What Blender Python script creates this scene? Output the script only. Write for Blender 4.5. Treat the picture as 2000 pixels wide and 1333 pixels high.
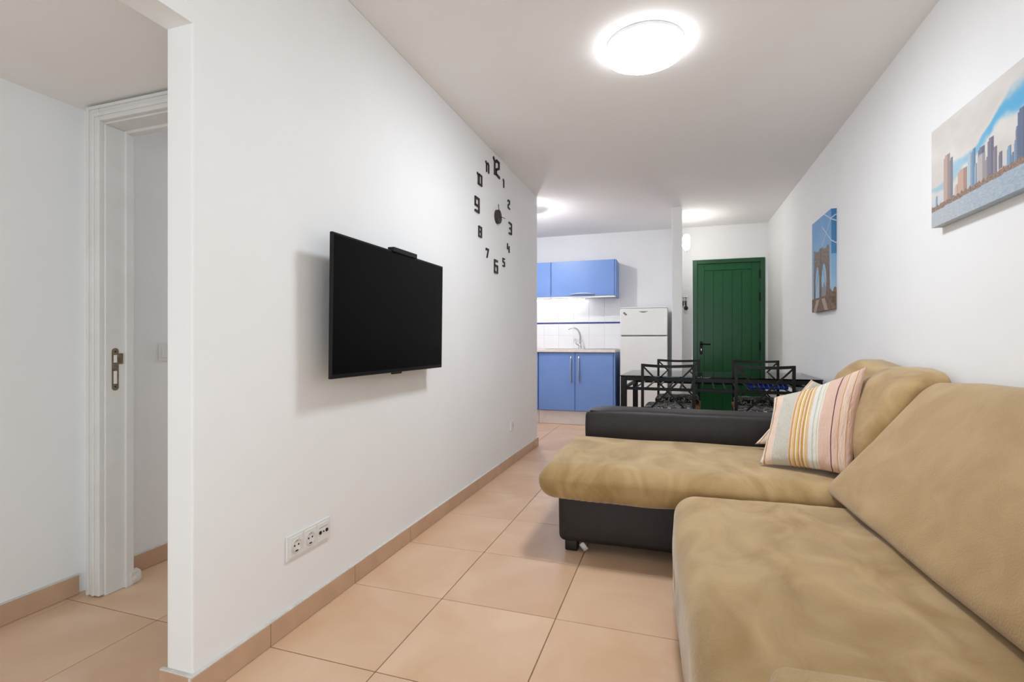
import bpy, bmesh, math, random
import numpy as np
from mathutils import Vector, Matrix, noise

random.seed(4)
for o in list(bpy.data.objects):
    bpy.data.objects.remove(o, do_unlink=True)
SC = bpy.context.scene
COL = SC.collection

# ------------------------------------------------------------------ camera
YAW = math.atan(319.5 / 977.0)
cam_d = bpy.data.cameras.new('camera')
cam = bpy.data.objects.new('camera', cam_d)
COL.objects.link(cam)
cam_d.sensor_width = 36.0
cam_d.lens = 977.0 / 2000.0 * 36.0
cam_d.shift_y = 1.5 / 2000.0
cam_d.clip_start = 0.02
cam.location = (0, 0, 1.0)
cam.rotation_euler = (math.pi / 2, 0, YAW)
SC.camera = cam

# ------------------------------------------------------------------ world, light, exposure
W = bpy.data.worlds.new('world')
SC.world = W
W.use_nodes = True
bgn = W.node_tree.nodes['Background']
bgn.inputs[0].default_value = (0.86, 0.93, 1.0, 1)
bgn.inputs[1].default_value = 1.0


def area(name, loc, rot, sx, sy, power, col=(1, 1, 1)):
    l = bpy.data.lights.new(name, 'AREA')
    l.shape = 'RECTANGLE'
    l.size, l.size_y, l.energy, l.color = sx, sy, power, col
    o = bpy.data.objects.new(name, l)
    COL.objects.link(o)
    o.location, o.rotation_euler = loc, rot
    return o


XR_OUT = 1.16
# daylight outside the terrace door behind the camera; side and bedroom fills are added
area('terrace_daylight', (-0.1, -2.0, 1.15), (math.radians(90), 0, 0), 1.9, 2.0, 38, (0.92, 0.97, 1.0))
area('added_side_fill', (XR_OUT, -0.85, 1.2), (0, math.radians(90), 0), 1.8, 1.35, 34, (0.93, 0.975, 1.0))  # added fill from the right, brightens the left and lobby walls
area('added_bedroom_fill', (-1.8, 4.45, 1.5), (math.radians(-90), 0, 0), 0.6, 0.9, 11, (0.97, 0.98, 1.0))  # added fill inside the bedroom
SC.view_settings.view_transform = 'Standard'
SC.view_settings.look = 'None'
SC.view_settings.gamma = 1.0
SC.view_settings.use_curve_mapping = False
SC.view_settings.exposure = 0.16
LAMP, KITCHEN, TUBE, SCONCE = 66.0, 1250.0, 18.0, 26.0


# ------------------------------------------------------------------ materials
def lin(c):
    return tuple((v / 12.92 if v <= .04045 else ((v + .055) / 1.055) ** 2.4) for v in [x / 255. for x in c]) + (1,)


def mat(name, col, rough=.5, metal=0., col2=None, scale=8., detail=3., bump=0., bscale=60., spec=.5,
        sheen=0., coat=0., rnd=0., stretch=None, contrast=(.35, .65), dist=.6):
    m = bpy.data.materials.new(name)
    m.use_nodes = True
    nt = m.node_tree
    N, L = nt.nodes, nt.links
    b = N['Principled BSDF']
    b.inputs['Roughness'].default_value = rough
    b.inputs['Metallic'].default_value = metal
    b.inputs['Specular IOR Level'].default_value = spec
    b.inputs['Sheen Weight'].default_value = sheen
    b.inputs['Sheen Roughness'].default_value = .4
    b.inputs['Coat Weight'].default_value = coat
    b.inputs['Base Color'].default_value = lin(col)
    tc = N.new('ShaderNodeTexCoord')
    src = tc.outputs['Object']
    if stretch:
        mp = N.new('ShaderNodeMapping')
        mp.inputs['Scale'].default_value = stretch
        L.new(src, mp.inputs[0])
        src = mp.outputs[0]
    if rnd:
        oi = N.new('ShaderNodeObjectInfo')
        va = N.new('ShaderNodeVectorMath')
        mu = N.new('ShaderNodeMath')
        mu.operation = 'MULTIPLY'
        mu.inputs[1].default_value = 37.
        L.new(oi.outputs['Random'], mu.inputs[0])
        L.new(src, va.inputs[0])
        L.new(mu.outputs[0], va.inputs[1])
        src = va.outputs[0]
    if col2 is not None:
        nz = N.new('ShaderNodeTexNoise')
        nz.inputs['Scale'].default_value = scale
        nz.inputs['Detail'].default_value = detail
        nz.inputs['Distortion'].default_value = dist
        L.new(src, nz.inputs['Vector'])
        cr = N.new('ShaderNodeValToRGB')
        cr.color_ramp.elements[0].position, cr.color_ramp.elements[1].position = contrast
        cr.color_ramp.elements[0].color = lin(col)
        cr.color_ramp.elements[1].color = lin(col2)
        L.new(nz.outputs['Fac'], cr.inputs[0])
        out = cr.outputs[0]
        if rnd:
            hs = N.new('ShaderNodeHueSaturation')
            mr = N.new('ShaderNodeMapRange')
            mr.inputs['To Min'].default_value = 1 - rnd
            mr.inputs['To Max'].default_value = 1 + rnd
            L.new(oi.outputs['Random'], mr.inputs['Value'])
            L.new(mr.outputs[0], hs.inputs['Value'])
            L.new(out, hs.inputs['Color'])
            out = hs.outputs[0]
        L.new(out, b.inputs['Base Color'])
    if bump:
        n2 = N.new('ShaderNodeTexNoise')
        n2.inputs['Scale'].default_value = bscale
        n2.inputs['Detail'].default_value = 4
        L.new(src, n2.inputs['Vector'])
        bp = N.new('ShaderNodeBump')
        bp.inputs['Strength'].default_value = bump
        bp.inputs['Distance'].default_value = .01
        L.new(n2.outputs['Fac'], bp.inputs['Height'])
        L.new(bp.outputs[0], b.inputs['Normal'])
    return m


def emit(name, col, strength):
    m = bpy.data.materials.new(name)
    m.use_nodes = True
    b = m.node_tree.nodes['Principled BSDF']
    b.inputs['Base Color'].default_value = lin(col)
    b.inputs['Emission Color'].default_value = lin(col)
    b.inputs['Emission Strength'].default_value = strength
    return m


M = {}
M['wall'] = mat('white_plaster', (244, 244, 244), .75, col2=(246, 246, 246), scale=2.5, bump=.06, bscale=35, spec=.25)
M['ceil'] = mat('ceiling_paint', (249, 246, 245), .85, col2=(250, 248, 247), scale=2.0, bump=.05, bscale=30, spec=.2)
M['tile'] = mat('terracotta_tile', (220, 181, 147), .33, col2=(231, 197, 166), scale=3.2, detail=5, rnd=.03, bump=.025, bscale=26, spec=.45)
M['skirt'] = mat('skirting_tile', (196, 161, 133), .42, col2=(208, 173, 144), scale=7, detail=5, rnd=.03, bump=.02, bscale=40)
M['grout'] = mat('dark_grout', (128, 96, 74), .9, col2=(148, 114, 90), scale=30)
M['caulk'] = mat('white_caulk', (226, 222, 216), .7, col2=(214, 208, 200), scale=40)
M['gloss'] = mat('white_gloss_paint', (226, 224, 221), .42, col2=(232, 231, 229), scale=6, bump=.02, bscale=50)
M['plastic'] = mat('white_plastic', (232, 231, 229), .35, col2=(236, 235, 234), scale=20)
M['hole'] = mat('socket_hole', (24, 22, 22), .6, col2=(32, 30, 30), scale=30)
M['brass'] = mat('tarnished_brass', (122, 112, 90), .38, .9, col2=(150, 140, 118), scale=60)
M['velvet'] = mat('olive_tan_velvet', (163, 132, 87), .9, col2=(194, 165, 120), scale=4.0, detail=8, sheen=.4, bump=.2, bscale=150, spec=.12, contrast=(.33, .67), dist=1.1, stretch=(1.5, .9, 1))
M['velvet_b'] = mat('olive_tan_fleece', (178, 148, 105), .95, col2=(192, 162, 119), scale=6, detail=6, sheen=.4, bump=.3, bscale=190, spec=.1)
M['leather'] = mat('dark_brown_leather', (25, 19, 19), .52, col2=(31, 25, 25), scale=14, bump=.12, bscale=160, spec=.5)
M['feet'] = mat('black_plastic_foot', (18, 16, 16), .5, col2=(24, 22, 22), scale=20)
M['tvbody'] = mat('tv_black_plastic', (7, 7, 8), .35, col2=(10, 10, 11), scale=30, spec=.3)
M['screen'] = mat('tv_screen', (2, 2, 3), .35, col2=(3, 3, 4), scale=5, spec=.08)
M['clock'] = mat('dark_brown_foam', (46, 36, 34), .55, col2=(56, 45, 42), scale=40)
M['hand'] = mat('clock_hand_metal', (70, 62, 60), .4, .6, col2=(84, 76, 72), scale=40)
M['blue'] = mat('blue_laminate', (114, 148, 210), .38, col2=(119, 152, 213), scale=3, spec=.4)
M['blueside'] = mat('blue_carcass', (86, 116, 178), .45, col2=(92, 122, 184), scale=3)
M['steel'] = mat('brushed_steel', (196, 192, 190), .28, .95, col2=(208, 205, 203), scale=30, stretch=(1, 1, 30))
M['chrome'] = mat('chrome', (214, 214, 216), .14, 1., col2=(224, 224, 226), scale=10)
M['worktop'] = mat('pale_worktop', (236, 228, 222), .35, col2=(226, 215, 207), scale=18, detail=6)
M['plinth'] = mat('beige_plinth', (214, 204, 198), .4, col2=(220, 211, 205), scale=8)
M['wtile'] = mat('white_wall_tile', (236, 236, 236), .16, col2=(239, 239, 239), scale=4, rnd=.01)
M['navy'] = mat('navy_border_tile', (52, 58, 128), .2, col2=(66, 72, 146), scale=30)
M['fridge'] = mat('fridge_enamel', (231, 231, 229), .3, col2=(234, 234, 232), scale=5, bump=.015, bscale=200)
M['fridgeside'] = mat('fridge_side_grey', (168, 168, 170), .45, col2=(174, 174, 176), scale=5)
M['seal'] = mat('grey_seal', (120, 118, 114), .7, col2=(134, 132, 128), scale=20)
M['green'] = mat('green_gloss_paint', (14, 84, 42), .26, col2=(18, 86, 44), scale=2.2, bump=.02, bscale=14, spec=.35, stretch=(6, 1, .6))
M['greenframe'] = mat('green_frame_paint', (12, 72, 38), .3, col2=(16, 80, 44), scale=3, bump=.02, bscale=14)
M['black'] = mat('black_powder_coat', (13, 12, 12), .45, col2=(17, 16, 16), scale=30, spec=.3)
M['slat'] = mat('grey_metal_slat', (118, 116, 110), .35, .5, col2=(134, 132, 126), scale=30)
M['rattan'] = mat('woven_banana_fibre', (178, 134, 84), .7, col2=(146, 104, 60), scale=60, bump=.5, bscale=120, stretch=(1, 6, 1))
M['bluecloth'] = mat('bright_blue_cloth', (22, 56, 172), .55, col2=(30, 70, 196), scale=20)
M['palerib'] = mat('pale_blue_rib', (140, 164, 224), .5, col2=(150, 174, 232), scale=20)
M['paper'] = mat('white_paper', (218, 216, 214), .6, col2=(206, 204, 204), scale=12)
M['ring'] = mat('lamp_base_grey', (205, 204, 203), .4, col2=(212, 211, 210), scale=12)
M['alu'] = mat('white_aluminium', (225, 226, 228), .4, col2=(229, 230, 232), scale=8)
M['lamp'] = emit('lamp_diffuser', (240, 247, 255), LAMP)
M['rim'] = emit('lamp_rim', (246, 250, 255), 8.0)
M['bulb'] = emit('kitchen_bulb', (252, 252, 255), KITCHEN)
M['tube'] = emit('strip_tube', (255, 252, 250), TUBE)
M['sconce'] = emit('sconce_globe', (255, 252, 248), SCONCE)


def glassmat(name, tint, rough=0.0):
    m = bpy.data.materials.new(name)
    m.use_nodes = True
    nt = m.node_tree
    N, L = nt.nodes, nt.links
    for n in list(N):
        if n.type != 'OUTPUT_MATERIAL':
            N.remove(n)
    out = [n for n in N if n.type == 'OUTPUT_MATERIAL'][0]
    t = N.new('ShaderNodeBsdfTransparent')
    t.inputs[0].default_value = lin(tint)
    g = N.new('ShaderNodeBsdfGlossy')
    g.inputs['Roughness'].default_value = rough
    fr = N.new('ShaderNodeFresnel')
    fr.inputs['IOR'].default_value = 1.5
    mx = N.new('ShaderNodeMixShader')
    L.new(fr.outputs[0], mx.inputs[0])
    L.new(t.outputs[0], mx.inputs[1])
    L.new(g.outputs[0], mx.inputs[2])
    L.new(mx.outputs[0], out.inputs[0])
    return m


M['glass'] = glassmat('smoked_table_glass', (214, 224, 220))
M['pane'] = glassmat('window_glass', (250, 252, 252))


def vcolmat(name, rough=.6):
    m = bpy.data.materials.new(name)
    m.use_nodes = True
    nt = m.node_tree
    a = nt.nodes.new('ShaderNodeVertexColor')
    a.layer_name = 'print'
    b = nt.nodes['Principled BSDF']
    b.inputs['Roughness'].default_value = rough
    nt.links.new(a.outputs[0], b.inputs['Base Color'])
    wv = nt.nodes.new('ShaderNodeTexNoise')
    wv.inputs['Scale'].default_value = 600
    bp = nt.nodes.new('ShaderNodeBump')
    bp.inputs['Strength'].default_value = .08
    bp.inputs['Distance'].default_value = .002
    tc = nt.nodes.new('ShaderNodeTexCoord')
    nt.links.new(tc.outputs['Object'], wv.inputs['Vector'])
    nt.links.new(wv.outputs['Fac'], bp.inputs['Height'])
    nt.links.new(bp.outputs[0], b.inputs['Normal'])
    return m


M['canvas'] = vcolmat('printed_canvas')


def stripemat():
    m = bpy.data.materials.new('striped_cushion_cotton')
    m.use_nodes = True
    nt = m.node_tree
    N, L = nt.nodes, nt.links
    b = N['Principled BSDF']
    b.inputs['Roughness'].default_value = .85
    b.inputs['Sheen Weight'].default_value = .1
    uv = N.new('ShaderNodeUVMap')
    sp = N.new('ShaderNodeSeparateXYZ')
    L.new(uv.outputs[0], sp.inputs[0])
    cr = N.new('ShaderNodeValToRGB')
    r = cr.color_ramp
    r.interpolation = 'CONSTANT'
    pk, pe, cr_, wh, oc, yl, gr, mr, tn = (222, 186, 168), (228, 200, 180), (232, 222, 208), (224, 220, 212), (196, 146, 66), (222, 186, 112), (198, 192, 178), (112, 62, 66), (190, 136, 82)
    st = [(0, cr_), (.05, tn), (.068, pe), (.15, gr), (.335, pk), (.35, oc), (.365, pe), (.385, yl), (.405, oc), (.42, cr_), (.437, yl),
          (.455, tn), (.468, pe), (.485, oc), (.51, cr_), (.525, yl), (.545, pk), (.56, wh), (.60, gr), (.615, wh), (.645, (206, 196, 132)), (.655, wh), (.67, pk),
          (.795, mr), (.806, pk), (.865, oc), (.872, pe), (.94, tn), (.947, pk)]
    while len(r.elements) < len(st):
        r.elements.new(.5)
    for e, (p, c) in zip(r.elements, st):
        e.position = p
        e.color = lin(c)
    L.new(sp.outputs[0], cr.inputs[0])
    L.new(cr.outputs[0], b.inputs['Base Color'])
    wv = N.new('ShaderNodeTexNoise')
    wv.inputs['Scale'].default_value = 26
    wv.inputs['Detail'].default_value = 4
    mp = N.new('ShaderNodeMapping')
    mp.inputs['Scale'].default_value = (2.4, .8, 1)
    mp.inputs['Rotation'].default_value = (0, 0, .35)
    L.new(uv.outputs[0], mp.inputs[0])
    L.new(mp.outputs[0], wv.inputs['Vector'])
    bp = N.new('ShaderNodeBump')
    bp.inputs['Strength'].default_value = .5
    bp.inputs['Distance'].default_value = .012
    L.new(wv.outputs['Fac'], bp.inputs['Height'])
    L.new(bp.outputs[0], b.inputs['Normal'])
    return m


M['stripe'] = stripemat()


def floralmat():
    m = bpy.data.materials.new('black_white_floral_cotton')
    m.use_nodes = True
    nt = m.node_tree
    N, L = nt.nodes, nt.links
    b = N['Principled BSDF']
    b.inputs['Roughness'].default_value = .85
    tc = N.new('ShaderNodeTexCoord')
    nz = N.new('ShaderNodeTexNoise')
    nz.inputs['Scale'].default_value = 42
    nz.inputs['Detail'].default_value = 3
    nz.inputs['Distortion'].default_value = 1.5
    L.new(tc.outputs['Object'], nz.inputs['Vector'])
    cr = N.new('ShaderNodeValToRGB')
    e = cr.color_ramp.elements
    e[0].position, e[0].color = .50, lin((30, 29, 31))
    e[1].position, e[1].color = .60, lin((176, 174, 172))
    L.new(nz.outputs['Fac'], cr.inputs[0])
    L.new(cr.outputs[0], b.inputs['Base Color'])
    return m


M['floral'] = floralmat()


# ------------------------------------------------------------------ helpers
def obj(name, bm, m, parent=None, smooth=False):
    me = bpy.data.meshes.new(name)
    bm.normal_update()
    bm.to_mesh(me)
    bm.free()
    me.materials.append(M[m] if isinstance(m, str) else m)
    if smooth:
        me.polygons.foreach_set('use_smooth', [True] * len(me.polygons))
        if smooth == 'auto':
            me.set_sharp_from_angle(angle=math.radians(38))
    o = bpy.data.objects.new(name, me)
    COL.objects.link(o)
    if parent is not None:
        o.parent = parent
        o.matrix_parent_inverse = Matrix.Identity(4)
    return o


def tag(o, label, cat, group=None):
    o['label'], o['category'] = label, cat
    if group:
        o['group'] = group
    return o


def thing(name, label, cat, loc=(0, 0, 0), rz=0., group=None):
    o = bpy.data.objects.new(name, None)
    COL.objects.link(o)
    o.location, o.rotation_euler = loc, (0, 0, rz)
    o.empty_display_size = .1
    return tag(o, label, cat, group)


def struct(name, bm, m, smooth=False):
    o = obj(name, bm, m, None, smooth)
    o['kind'] = 'structure'
    return o


def bx(bm, lo, hi, bev=0., seg=1, rot=None):
    c = [(a + b) / 2 for a, b in zip(lo, hi)]
    d = [abs(b - a) for a, b in zip(lo, hi)]
    mt = Matrix.Translation(c) @ (rot.to_4x4() if rot is not None else Matrix.Identity(4)) @ Matrix.Diagonal(d + [1])
    r = bmesh.ops.create_cube(bm, size=1, matrix=mt)
    if bev:
        es = list({e for v in r['verts'] for e in v.link_edges})
        bmesh.ops.bevel(bm, geom=es, offset=bev, segments=seg, profile=.5, affect='EDGES')
    return bm


def box(lo, hi, bev=0., seg=1, rot=None):
    return bx(bmesh.new(), lo, hi, bev, seg, rot)


def bar(bm, p0, p1, w, h=None, up=(0, 0, 1), bev=0.):
    p0, p1 = Vector(p0), Vector(p1)
    d = p1 - p0
    z = d.normalized()
    x = Vector(up).cross(z)
    if x.length < 1e-4:
        x = Vector((1, 0, 0)).cross(z)
        if x.length < 1e-4:
            x = Vector((0, 1, 0)).cross(z)
    x.normalize()
    y = z.cross(x)
    R = Matrix((x, y, z)).transposed().to_4x4()
    mt = Matrix.Translation((p0 + p1) / 2) @ R @ Matrix.Diagonal((w, h or w, d.length, 1))
    r = bmesh.ops.create_cube(bm, size=1, matrix=mt)
    if bev:
        es = list({e for v in r['verts'] for e in v.link_edges})
        bmesh.ops.bevel(bm, geom=es, offset=bev, segments=1, profile=.5, affect='EDGES')
    return bm


def tube(bm, pts, rad, seg=10, cap=True):
    pts = [Vector(p) for p in pts]
    n = len(pts)
    rr = rad if isinstance(rad, (list, tuple)) else [rad] * n
    rings = []
    ref = None
    for i, p in enumerate(pts):
        t = (pts[min(i + 1, n - 1)] - pts[max(i - 1, 0)]).normalized()
        if ref is None:
            ref = t.orthogonal().normalized()
        ref = (ref - t * ref.dot(t)).normalized()
        b = t.cross(ref)
        rings.append([bm.verts.new(p + (ref * math.cos(2 * math.pi * k / seg) + b * math.sin(2 * math.pi * k / seg)) * rr[i]) for k in range(seg)])
    for a, b in zip(rings, rings[1:]):
        for k in range(seg):
            bm.faces.new((a[k], a[(k + 1) % seg], b[(k + 1) % seg], b[k]))
    if cap:
        bm.faces.new(rings[0][::-1])
        bm.faces.new(rings[-1])
    return bm


def lathe(bm, prof, seg=32, mt=None):
    rings = []
    for r, z in prof:
        if r < 1e-5:
            rings.append([bm.verts.new((0, 0, z))])
        else:
            rings.append([bm.verts.new((r * math.cos(2 * math.pi * k / seg), r * math.sin(2 * math.pi * k / seg), z)) for k in range(seg)])
    for a, b in zip(rings, rings[1:]):
        for k in range(seg):
            k2 = (k + 1) % seg
            if len(a) == 1 and len(b) == 1:
                continue
            if len(a) == 1:
                bm.faces.new((a[0], b[k2], b[k]))
            elif len(b) == 1:
                bm.faces.new((a[k], a[k2], b[0]))
            else:
                bm.faces.new((a[k], a[k2], b[k2], b[k]))
    bmesh.ops.recalc_face_normals(bm, faces=bm.faces)
    if mt is not None:
        bm.transform(mt)
    return bm


def ticks(h, r, n, m):
    c = [-h + r * (1 - math.cos(math.pi / 2 * i / m)) for i in range(m)]
    mid = [-h + r + 2 * (h - r) * i / n for i in range(n + 1)]
    return c + mid + [-x for x in reversed(c)]


def rbox(size, r, n, m=5, deform=None):
    """closed rounded box; n = interior cuts per axis; deform maps a point given in -1..1 box terms and metres"""
    h = [s / 2 for s in size]
    r = min(r, min(h) * .98)
    T = [ticks(h[a], r, n[a], m) for a in range(3)]
    K = [len(t) - 1 for t in T]
    bm = bmesh.new()
    V = {}

    def vert(i, j, k):
        key = (i, j, k)
        if key not in V:
            p = Vector((T[0][i], T[1][j], T[2][k]))
            q = Vector([max(-(h[a] - r), min(h[a] - r, p[a])) for a in range(3)])
            d = p - q
            if d.length > 1e-9:
                p = q + d.normalized() * r
            if deform:
                p = Vector(deform(p))
            V[key] = bm.verts.new(p)
        return V[key]
    for ax in range(3):
        a, b = [(1, 2), (0, 2), (0, 1)][ax]
        for side in (0, K[ax]):
            for i in range(K[a]):
                for j in range(K[b]):
                    q = []
                    for di, dj in ((0, 0), (1, 0), (1, 1), (0, 1)):
                        ix = [0, 0, 0]
                        ix[ax], ix[a], ix[b] = side, i + di, j + dj
                        q.append(vert(*ix))
                    try:
                        bm.faces.new(q)
                    except ValueError:
                        pass
    bmesh.ops.recalc_face_normals(bm, faces=bm.faces)
    return bm


def nz(p, s, seed=0.):
    return noise.noise(Vector((p[0] * s + seed, p[1] * s + seed * 1.7, p[2] * s - seed)))


# ------------------------------------------------------------------ setting
XL, XLB, XR, YF, H = -1.272, -1.368, 1.027, 6.5, 2.4
Y0, Y1 = 1.042, 4.67
YB = -1.7
KL = -2.3
TS, TX, TY = .4527, -.8647, 1.3118

fl = struct('floor', box((-2.5, YB - .1, -.12), (XR + .1, YF + .1, -.003)), 'grout')
xs = sorted([TX + TS * k for k in range(-4, 6)])
ys = sorted([TY + TS * k for k in range(-8, 13)])
XB, YBk = (-2.36, XR), (YB, YF)
xe = [XB[0]] + [x for x in xs if XB[0] + .02 < x < XB[1] - .02] + [XB[1]]
ye = [YBk[0]] + [y for y in ys if YBk[0] + .02 < y < YBk[1] - .02] + [YBk[1]]
cache = {}
for i in range(len(xe) - 1):
    for j in range(len(ye) - 1):
        w, d = round(xe[i + 1] - xe[i] - .0035, 4), round(ye[j + 1] - ye[j] - .0035, 4)
        if (w, d) not in cache:
            bm = box((-w / 2, -d / 2, -.010), (w / 2, d / 2, 0), .0012)
            t = obj('tile', bm, 'tile', fl)
            cache[(w, d)] = t
        else:
            t = cache[(w, d)].copy()
            COL.objects.link(t)
        t.location = ((xe[i] + xe[i + 1]) / 2, (ye[j] + ye[j + 1]) / 2, random.uniform(-.0003, 0))

struct('ceiling', box((-2.5, YB - .1, H), (XR + .1, YF + .1, H + .1)), 'ceil')
bm = box((XLB, Y0, 0), (XL, Y1, H), .004, 2)
bx(bm, (XLB, YB, 1.884), (XL, Y0 + .004, H))
struct('wall_left', bm, 'wall')
bm = box((XR, -.15, 0), (XR + .1, YF + .1, H))
bx(bm, (XR, YB - .1, 0), (XR + .1, -1.55, H))
bx(bm, (XR, -1.55, 0), (XR + .1, -.15, .28))
bx(bm, (XR, -1.55, 2.12), (XR + .1, -.15, H))
struct('wall_right', bm, 'wall')
bm = bmesh.new()
for y0, y1 in ((-1.55, -.86), (-.84, -.15)):
    for (a, b) in (((y0, .28), (y0 + .05, 2.12)), ((y1 - .05, .28), (y1, 2.12)), ((y0, .28), (y1, .34)), ((y0, 2.06), (y1, 2.12))):
        bx(bm, (XR + .03, a[0], a[1]), (XR + .07, b[0], b[1]))
wn2 = struct('added_side_window', bm, 'alu')  # unseen window added in the right wall to let the side fill in
for y0, y1 in ((-1.5, -.91), (-.79, -.2)):
    obj('pane', box((XR + .047, y0, .34), (XR + .053, y1, 2.06)), 'pane', wn2)
bm = box((-2.5, YF, 0), (.196, YF + .1, H))
bx(bm, (.196, YF, 1.996), (1.0, YF + .1, H))
bx(bm, (1.0, YF, 0), (XR, YF + .1, H))
struct('wall_far', bm, 'wall')
struct('wall_entry', box((-.037, 5.45, 0), (.064, YF, H), .003, 2), 'wall')
struct('wall_lobby', box((-2.36, YB, 0), (-2.26, 1.47, H)), 'wall')
struct('wall_bedroom', box((-2.36, 1.47, 0), (-2.228, 4.57, H)), 'wall')
struct('wall_kitchen_left', box((-2.4, Y1 - .1, 0), (KL, YF, H)), 'wall')
struct('wall_kitchen_near', box((KL, Y1 - .1, 0), (XLB, Y1, H)), 'wall')
bm = box((-2.26, 1.378, 0), (-2.19, 1.468, 1.9))
bx(bm, (-2.26, 1.378, 1.9), (XLB, 1.468, H))
bx(bm, (-1.40, 1.378, 0), (XLB, 1.468, 1.9))
struct('wall_lobby_far', bm, 'wall')
struct('ceiling_lobby', box((-2.26, YB, 1.93), (XLB, 1.378, 1.99)), 'ceil')
# terrace wall behind the camera, with its opening
bm = box((-2.5, YB - .1, 0), (-1.05, YB, H))
bx(bm, (.85, YB - .1, 0), (XR, YB, H))
bx(bm, (-1.05, YB - .1, 2.12), (.85, YB, H))
struct('wall_back', bm, 'wall')
bm = bmesh.new()
for x0, x1 in ((-1.05, -.12), (-.08, .85)):
    for (a, b) in (((x0, 0), (x0 + .05, 2.12)), ((x1 - .05, 0), (x1, 2.12)), ((x0, 0), (x1, .07)), ((x0, 2.05), (x1, 2.12))):
        bx(bm, (a[0], YB - .07, a[1]), (b[0], YB - .03, b[1]))
wn = struct('window_1', bm, 'alu')
for x0, x1 in ((-1.0, -.17), (-.03, .80)):
    obj('pane', box((x0, YB - .053, .07), (x1, YB - .047, 2.05)), 'pane', wn)


# baseboards: white backing and caulk line with one tile after another
def baseboard(name, a, b, nrm, joints=None):
    a, b, nrm = Vector((*a, 0)), Vector((*b, 0)), Vector((*nrm, 0))
    L = (b - a).length
    d = (b - a) / L
    ang = math.atan2(d.y, d.x)
    sgn = 1 if Vector((-d.y, d.x, 0)).dot(nrm) > 0 else -1
    bm = bmesh.new()
    bx(bm, (0, 0, 0), (L, sgn * .009, .0755))
    bx(bm, (0, 0, .0748), (L, sgn * .0125, .0788), .001)
    base = struct(name, bm, 'caulk')
    base.location, base.rotation_euler = a, (0, 0, ang)
    J = [0] + sorted(j for j in (joints or []) if .03 < j < L - .03) + [L]
    for j0, j1 in zip(J, J[1:]):
        o = obj('skirting_tile', box((j0 + (.0012 if j0 else 0), sgn * .0085, .001), (j1 - .0012, sgn * .013, .0750), .001), 'skirt', base)
    return base


baseboard('baseboard_left', (XL, Y0 - .013), (XL, Y1 + .013), (1, 0), [y - Y0 + .013 for y in ys])
baseboard('baseboard_left_end', (XLB - .013, Y0), (XL, Y0), (0, -1))
baseboard('baseboard_left_far', (XLB, Y1), (XL, Y1), (0, 1))
baseboard('baseboard_lobby', (-2.26, YB), (-2.26, 1.353), (1, 0), [y - YB for y in (-1.3, -.85, -.4, .05, .45, .9, 1.345)])
baseboard('baseboard_bedroom', (-2.228, 1.492), (-2.228, 4.57), (1, 0), [.30, .75, 1.2, 1.65, 2.1])
baseboard('baseboard_right', (XR, YB), (XR, YF), (-1, 0), [y - YB for y in ys])
baseboard('baseboard_far', (.064, YF), (.196, YF), (0, -1))
baseboard('baseboard_entry', (.064, 5.45), (.064, YF - .013), (1, 0), [.45, .9])
baseboard('baseboard_entry_end', (-.037, 5.45), (.064, 5.45), (0, -1))

# lobby door frame (no leaf in view)
JX = -2.131
d2 = struct('door_2', box((-2.19, 1.372, 0), (JX, 1.48, 1.857), .002), 'gloss')
obj('head_jamb', box((-2.19, 1.372, 1.857), (-1.40, 1.48, 1.90), .002), 'gloss', d2)
obj('far_jamb', box((-1.455, 1.372, 0), (-1.40, 1.48, 1.857), .002), 'gloss', d2)
bm = box((-2.201, 1.352, .004), (JX - .006, 1.373, 1.919), .004, 2)
bx(bm, (-2.203, 1.346, .004), (-2.189, 1.353, 1.921), .003, 2)
bx(bm, (-2.176, 1.347, .004), (-2.160, 1.353, 1.895), .003, 2)
obj('architrave', bm, 'gloss', d2)
bm = box((-2.136, 1.352, 1.863), (-1.385, 1.373, 1.919), .004, 2)
bx(bm, (-2.189, 1.346, 1.908), (-1.385, 1.353, 1.921), .003, 2)
bx(bm, (-2.16, 1.347, 1.879), (-1.41, 1.353, 1.895), .003, 2)
obj('architrave', bm, 'gloss', d2)
obj('door_stop', box((JX - .001, 1.442, 0), (JX + .012, 1.474, 1.857), .002), 'gloss', d2)
obj('door_stop', box((JX + .012, 1.442, 1.845), (-1.455, 1.474, 1.858), .002), 'gloss', d2)
# chipped plaster foot of the jamb
obj('plaster_foot', rbox((.03, .05, .06), .012, (4, 5, 5), 3, lambda p: p + Vector((JX - .0, 1.478, .03)) + Vector((1, 1, 1)) * nz(p, 60) * .006), 'caulk', d2, True)
bm = bmesh.new()
pl = [(1.396 + .012 * math.cos(a), .817 + .012 * math.sin(a) - .0) for a in np.linspace(math.pi, 2 * math.pi, 9)]
pl = [(1.408 + .0125 * math.cos(a), .8175 + .0125 * math.sin(a)) for a in np.linspace(math.pi, 2 * math.pi, 10)] + \
     [(1.408 + .0125 * math.cos(a), .9625 + .0125 * math.sin(a)) for a in np.linspace(0, math.pi, 10)]
f0 = bm.faces.new([bm.verts.new((JX + .0005, y, z)) for y, z in pl])
r = bmesh.ops.extrude_face_region(bm, geom=[f0])
bmesh.ops.translate(bm, verts=[v for v in r['geom'] if isinstance(v, bmesh.types.BMVert)], vec=(.002, 0, 0))
bmesh.ops.recalc_face_normals(bm, faces=bm.faces)
bx(bm, (JX + .001, 1.419, .910), (JX + .003, 1.437, .953))
sp = obj('strike_plate', bm, 'brass', d2)
for z0, z1 in ((.917, .947), (.832, .883)):
    obj('latch_slot', box((JX + .002, 1.401, z0), (JX + .0032, 1.414, z1), .0003), 'plastic', sp)
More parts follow.
